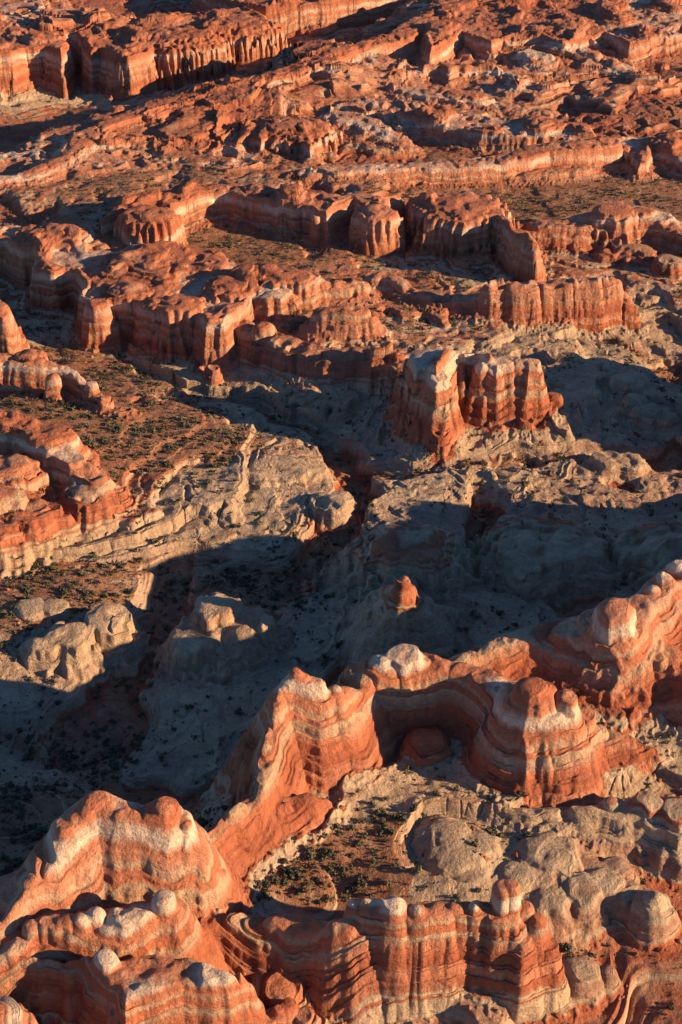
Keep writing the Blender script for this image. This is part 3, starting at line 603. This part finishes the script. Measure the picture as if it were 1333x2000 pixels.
    nz = nd('ShaderNodeSeparateXYZ'); L.new(geo.outputs['Normal'], nz.inputs[0]); up = nz.outputs[2]
    steep = ramp(up, [(.45, (1,1,1)), (.75, (0,0,0))])
    col = mix(math_('MULTIPLY', math_('MULTIPLY', steep, ramp(st, [(.5, (0,0,0)), (.68, (1,1,1))])), .45), col, (.19,.085,.055))
    # soil and desert scrub stains on the flats
    sn = noise(P, .11, 5, .65); sn2 = noise(P, .9, 4, .7)
    soilc = ramp(sn, [(.32, (.24,.098,.05)), (.5, (.35,.145,.075)), (.66, (.41,.23,.13))])
    soilc = mix(math_('MULTIPLY', ramp(sn2, [(.45, (0,0,0)), (.62, (1,1,1))]), .42), soilc, (.13,.095,.05))
    flat = ramp(up, [(.80, (0,0,0)), (.93, (1,1,1))])
    sf = math_('ADD', so, math_('MULTIPLY', math_('SUBTRACT', sn, .5), .9))
    sf = ramp(sf, [(.40, (0,0,0)), (.55, (1,1,1))])
    col = mix(math_('MULTIPLY', sf, flat), col, soilc)
    # dust and rubble lying on ledges
    rub = ramp(noise(P, .17, 5, .7), [(.5, (0,0,0)), (.6, (1,1,1))])
    col = mix(math_('MULTIPLY', math_('MULTIPLY', rub, flat), .45), col, (.23,.15,.095))
    bs = nd('ShaderNodeBsdfPrincipled'); bs.inputs['Roughness'].default_value = .92
    bs.inputs['Specular IOR Level'].default_value = .15
    L.new(col, bs.inputs['Base Color'])
    # relief: beds, pits and grain
    hgt = math_('ADD', math_('MULTIPLY', tb, 2.2), math_('MULTIPLY', tb2, 1.2))
    vor = nd('ShaderNodeTexVoronoi', feature='DISTANCE_TO_EDGE'); vor.inputs['Scale'].default_value = .16
    wv = nd('ShaderNodeVectorMath', operation='MULTIPLY'); L.new(P, wv.inputs[0]); wv.inputs[1].default_value = (1,1,.45)
    wv2 = nd('ShaderNodeVectorMath', operation='ADD'); L.new(wv.outputs[0], wv2.inputs[0]); L.new(comb(math_('MULTIPLY', w2, 4.0), math_('MULTIPLY', mo, 3.0), 0.0), wv2.inputs[1])
    L.new(wv2.outputs[0], vor.inputs['Vector'])
    crk = ramp(vor.outputs['Distance'], [(0, (0,0,0)), (.06, (1,1,1))])
    hgt = math_('ADD', hgt, math_('MULTIPLY', crk, .07))
    hgt = math_('ADD', hgt, math_('MULTIPLY', mo, 2.6))
    hgt = math_('ADD', hgt, math_('MULTIPLY', math_('MULTIPLY', st, steep), .9))
    hgt = math_('ADD', hgt, math_('MULTIPLY', w2, 1.5))
    bp = nd('ShaderNodeBump'); bp.inputs['Strength'].default_value = .7; bp.inputs['Distance'].default_value = 1.0
    L.new(hgt, bp.inputs['Height']); L.new(bp.outputs[0], bs.inputs['Normal'])
    o = nd('ShaderNodeOutputMaterial'); L.new(bs.outputs[0], o.inputs[0])
    return m
ROCK = rock_material()
def leaf_material():
    m = bpy.data.materials.new('juniper_leaves'); m.use_nodes = True; t = m.node_tree
    b = t.nodes['Principled BSDF']; b.inputs['Roughness'].default_value = .8
    n = t.nodes.new('ShaderNodeTexNoise'); n.inputs['Scale'].default_value = .6
    g = t.nodes.new('ShaderNodeNewGeometry'); t.links.new(g.outputs['Position'], n.inputs['Vector'])
    r = t.nodes.new('ShaderNodeValToRGB'); r.color_ramp.elements[0].position = .3; r.color_ramp.elements[1].position = .7
    r.color_ramp.elements[0].color = (.045,.05,.025,1); r.color_ramp.elements[1].color = (.12,.115,.06,1)
    t.links.new(n.outputs[0], r.inputs[0]); t.links.new(r.outputs[0], b.inputs['Base Color'])
    return m
LEAF = leaf_material()

# ------------------------------------------------------------------ meshes cut out of the surface
ii, jj = np.meshgrid(np.arange(NC-1), np.arange(NR-1), indexing='ij')
v00 = (ii*NR+jj).ravel().astype(np.int32)
quads = np.stack([v00, v00+NR, v00+NR+1, v00+1], 1)
ffid = fid[v00]; fpid = pid[v00]; fS = S[v00]
def surface_object(name, q, parent=None, loc=(0,0,0)):
    ids, inv = np.unique(q.ravel(), return_inverse=True)
    co = verts[ids]-np.array(loc, np.float32)
    me = bpy.data.meshes.new(name)
    me.vertices.add(len(ids)); me.vertices.foreach_set('co', co.ravel())
    me.loops.add(len(inv)); me.loops.foreach_set('vertex_index', inv.astype(np.int32).ravel())
    n = len(q); me.polygons.add(n)
    me.polygons.foreach_set('loop_start', np.arange(0, n*4, 4, dtype=np.int32))
    me.polygons.foreach_set('use_smooth', np.ones(n, bool))
    for nm, a in (('bed', S), ('soil', soil)):
        at_ = me.attributes.new(nm, 'FLOAT', 'POINT'); at_.data.foreach_set('value', a[ids].astype(np.float32))
    me.update(calc_edges=True); me.materials.append(ROCK)
    o = bpy.data.objects.new(name, me); scene.collection.objects.link(o)
    if parent: o.parent = parent
    return o
# one key per part, then one mesh per connected piece of it; crumbs go back to the ground
capf = np.array([f['cap'] for f in FORMS]+[999]); wallf = np.zeros((len(FORMS)+1, 32), bool)
for a, f in enumerate(FORMS):
    for b, it in enumerate(f['items']): wallf[a, b] = it[1] in ('wall', 'spur') and f['cap'] < 80
iscap = (fS > capf[ffid]) & wallf[ffid, np.maximum(fpid, 0)] & (ffid >= 0)
key = np.where(ffid >= 0, ffid.astype(np.int64)*64+fpid*2+iscap, -1)
FW, FH = NC-1, NR-1
def components(key):
    K = key.reshape(FW, FH); n = key.size; lab = np.arange(n)
    idx = lab.reshape(FW, FH)
    ea = np.concatenate([idx[:-1][K[:-1] == K[1:]], idx[:, :-1][K[:, :-1] == K[:, 1:]]])
    eb = np.concatenate([idx[1:][K[:-1] == K[1:]], idx[:, 1:][K[:, :-1] == K[:, 1:]]])
    m = key[ea] >= 0; ea, eb = ea[m], eb[m]
    while len(ea):
        la, lb = lab[ea], lab[eb]; d = la != lb
        if not d.any(): break
        ea, eb, la, lb = ea[d], eb[d], la[d], lb[d]
        hi = np.maximum(la, lb); lo = np.minimum(la, lb)
        np.minimum.at(lab, hi, lo)
        while True:
            l2 = lab[lab]
            if (l2 == lab).all(): break
            lab = l2
    return lab
comp = components(key); cnt = np.bincount(comp, minlength=len(comp))
small = (key >= 0) & (cnt[comp] < 120)
# a crumb of cap joins its own wall, any other crumb joins the ground
key = np.where(small & (key % 2 == 1), key-1, key)
comp = components(key); cnt = np.bincount(comp, minlength=len(comp))
key = np.where((key >= 0) & (cnt[comp] < 60), -1, key)
print('components', time.time()-T0)
ground = surface_object('canyon_ground', quads[key < 0]); ground['kind'] = 'structure'
for fi, f in enumerate(FORMS):
    m = (key >= 0) & (key//64 == fi)
    if m.sum() < 30: print('EMPTY', f['label']); continue
    cen = verts[quads[m][:, 0]].mean(0); cen[2] = verts[quads[m][:, 0], 2].min()
    root = bpy.data.objects.new(f['name'], None); scene.collection.objects.link(root)
    root.location = [float(v) for v in cen]; root['label'] = f['label']; root['category'] = f['cat']
    if f.get('struct'):
        bpy.data.objects.remove(root); o = surface_object(f['name'], quads[m]); o['kind'] = 'structure'; continue
    for kk in np.unique(key[m]):
        mk = m & (key == kk); pn = 'cap_rock' if kk % 2 else f['items'][(kk % 64)//2][1]
        for c in np.unique(comp[mk]): surface_object(pn, quads[mk & (comp == c)], root, cen)
print('mesh', time.time()-T0)

# ------------------------------------------------------------------ shrubs
# depth map of the surface, to know what the view shows
sx, sy, sdp = project(verts[:, 0].astype(np.float64), verts[:, 1].astype(np.float64), verts[:, 2].astype(np.float64))
BW, BH = 334, 500
bi = (sx/4).astype(int); bj = (sy/4).astype(int); ok = (bi >= 0) & (bi < BW) & (bj >= 0) & (bj < BH)
zb = np.full(BW*BH, 1e9); np.minimum.at(zb, bj[ok]*BW+bi[ok], sdp[ok])
srng = np.random.RandomState(5)
NP = 60000
# candidate spots: vertices, drawn evenly over the ground area
gx = np.abs(np.gradient(Hg, axis=1)/np.maximum(np.gradient(Yv, axis=1), .02)).ravel()
area = (np.gradient(Yv, axis=1)*np.gradient(Uv, axis=0)*row_w(Yv)).ravel()
vis = np.zeros(len(H), bool)
vis[ok] = sdp[ok] < zb[bj[ok]*BW+bi[ok]]+12
clump = fbm(Xv.ravel()/30, Yv.ravel()/30, 61, 2)
sl2 = np.maximum(gx, 0)
prob = area*(np.clip(soil, .16, 1)**1.2)*(sl2 < .5)*vis*np.clip(.7+clump*.9, .1, 2)*(fid < 0)
prob[(np.abs(Uv.ravel()) > 1.12)] = 0
prob *= np.where(Yv.ravel() > 1450, .3, np.where(Yv.ravel() > 850, .65, 1))
cdf = np.cumsum(prob); pick = np.searchsorted(cdf, srng.rand(9000)*cdf[-1]); pick = np.unique(pick)
size = (0.5+srng.rand(len(pick))**3.5*1.7)*np.where(verts[pick, 1] > 1250, .75, 1)
px_size = size/sdp[pick]
order = np.argsort(-px_size); pick = pick[order]; size = size[order]
print('shrubs', len(pick))
def clump_mesh(seed, n, leaf):
    """a low spreading juniper: stubby stems and many small leaf sprays"""
    r = np.random.RandomState(seed); V = []; F = []
    lob = [(r.randn(3)*[.45,.45,.22]+[0,0,.62], .42+.25*r.rand()) for _ in range(5)]
    for i in range(n):
        c, rad = lob[r.randint(5)]
        d = r.randn(3); d /= np.linalg.norm(d); p0 = c+d*rad*(.55+.5*r.rand()); p0[2] = max(p0[2], .05)
        a = r.randn(3); a /= np.linalg.norm(a); b = np.cross(a, d+1e-3); b /= np.linalg.norm(b)+1e-6
        s = leaf*(.6+.8*r.rand()); k = len(V)
        V += [p0-a*s, p0+b*s*.7, p0+a*s, p0-b*s*.7]; F.append((k, k+1, k+2, k+3))
    for i in range(3):
        a = r.rand()*6.28; t = np.array([math.cos(a)*.35, math.sin(a)*.35, .6]); k = len(V)
        V += [np.array([.06,0,-.1]), np.array([-.03,.05,-.1]), np.array([-.03,-.05,-.1]), t]
        F += [(k, k+1, k+3), (k+1, k+2, k+3), (k+2, k, k+3)]
    return np.array(V), F
shr_me = []
for s in range(8):
    V, F = clump_mesh(s, 170, .24); me = bpy.data.meshes.new('juniper_shrub'); me.from_pydata(V.tolist(), [], F); me.materials.append(LEAF); shr_me.append(me)
ZONES = [(430,1880,'on the shaded flat below the dark wall at the bottom'),(560,1690,'on the red flat right of the long fin'),(760,1620,'on the scrubby slope below the curved terraces'),(900,1720,'behind the fluted butte'),
 (1150,1820,'on the dark flat right of the fluted butte'),(720,1490,'on the bench at the foot of the long fin peak'),(900,1540,'on the banded terraces below the amphitheatre'),(1120,1300,'in the green hollow behind the amphitheatre turret'),
 (1260,1400,'on the pale slope right of the turret'),(1260,1640,'under the cross bedded ledge at right'),(60,1560,'on the small flat at the left edge behind the long fin'),(200,1450,'in the darkest hollow of the shaded canyon'),
 (560,1250,'on grey slickrock in the big shadow'),(900,1180,'on dim slickrock right of the hoodoo'),(100,1180,'on the lit bench at the left edge'),(400,1000,'on the cream terraces left of the wash'),(950,1960,'on the banded slopes at the bottom right')]
zp = [at(a, b, 10) for a, b, _ in ZONES]
top = pick[:300]
for k, v in enumerate(top):
    o = bpy.data.objects.new('juniper_shrub', shr_me[k % 8]); scene.collection.objects.link(o)
    x, y, z = [float(t) for t in verts[v]]
    s = float(size[k])*.9; o.location = (x, y, z-.08*s); o.scale = (s*1.1, s*(.9+.3*srng.rand()), s*(.75+.35*srng.rand())); o.rotation_euler = (0, 0, srng.rand()*6.28)
    q = int(np.argmin([(x-a)**2+(y-b)**2 for a, b in zp]))
    o['label'] = 'dark green juniper shrub '+ZONES[q][2]; o['category'] = 'shrub'; o['group'] = 'junipers '+ZONES[q][2]
# fallen boulders at the feet of the cliffs
def rock_mesh(seed):
    r_ = np.random.RandomState(seed); import bmesh
    bm = bmesh.new(); bmesh.ops.create_icosphere(bm, subdivisions=2, radius=1)
    pl = [(v/np.linalg.norm(v), .55+.35*r_.rand()) for v in r_.randn(9, 3)]
    for v in bm.verts:
        p = np.array(v.co)
        for n_, d_ in pl:
            k_ = p.dot(n_)-d_
            if k_ > 0: p = p-n_*k_
        v.co = p*[1, .85, .75]
    me = bpy.data.meshes.new('boulder'); bm.to_mesh(me); bm.free(); me.materials.append(ROCK)
    for nm, val in (('bed', 22.0), ('soil', 0.0)):
        a = me.attributes.new(nm, 'FLOAT', 'POINT'); a.data.foreach_set('value', np.full(len(me.vertices), val+r_.rand()*6 if nm == 'bed' else 0, np.float32))
    return me
bld = [rock_mesh(40+i) for i in range(6)]
ff = (fid >= 0).reshape(NC, NR).astype(np.float32); near_f = np.zeros_like(ff)
for a in range(-14, 15, 2):
    near_f = np.maximum(near_f, np.roll(ff, a, 0)); near_f = np.maximum(near_f, np.roll(ff, a, 1))
pb = area*(near_f.ravel() > 0)*(fid < 0)*vis*(sl2 < .9)*(np.abs(Uv.ravel()) < 1.1)*(Yv.ravel() < 1300)*(500.0/Yv.ravel())**2
cb = np.cumsum(pb); bp_ = np.unique(np.searchsorted(cb, srng.rand(170)*cb[-1]))
for k, v in enumerate(bp_):
    o = bpy.data.objects.new('boulder', bld[k % 6]); scene.collection.objects.link(o)
    x, y, z = [float(t) for t in verts[v]]; s = .7+1.5*srng.rand()**2.5
    o.location = (x, y, z+.1*s); o.scale = (s, s*(.7+.5*srng.rand()), s*(.7+.4*srng.rand())); o.rotation_euler = (srng.rand()*.6, srng.rand()*.6, srng.rand()*6.28)
    q = int(np.argmin([(x-a)**2+(y-b)**2 for a, b in zp]))
    o['label'] = 'angular fallen boulder '+ZONES[q][2]; o['category'] = 'boulder'; o['group'] = 'boulders '+ZONES[q][2]
rest = pick[300:]
VV = []; FF = []; base_i = 0
protos = [clump_mesh(100+s, 26, .42) for s in range(6)]
pv = []; pf = []
for k, v in enumerate(rest):
    V, F = protos[k % 6]; Fq = [f for f in F if len(f) == 4]; V = V[:len(Fq)*4]
    a = srng.rand()*6.28; c, s_ = math.cos(a), math.sin(a); s = size[300+k]*.95
    W_ = np.stack([V[:,0]*c-V[:,1]*s_, V[:,0]*s_+V[:,1]*c, V[:,2]*.9], 1)*s+verts[v]-np.array([0,0,.08*s])
    pv.append(W_)
pv = np.concatenate(pv).astype(np.float32)
me = bpy.data.meshes.new('distant_shrubs'); n = len(pv)//4
me.vertices.add(len(pv)); me.vertices.foreach_set('co', pv.ravel()); me.loops.add(n*4); me.loops.foreach_set('vertex_index', np.arange(n*4, dtype=np.int32))
me.polygons.add(n); me.polygons.foreach_set('loop_start', np.arange(0, n*4, 4, dtype=np.int32)); me.update(calc_edges=True); me.materials.append(LEAF)
o = bpy.data.objects.new('distant_shrubs', me); scene.collection.objects.link(o); o['kind'] = 'stuff'
print('done', time.time()-T0)
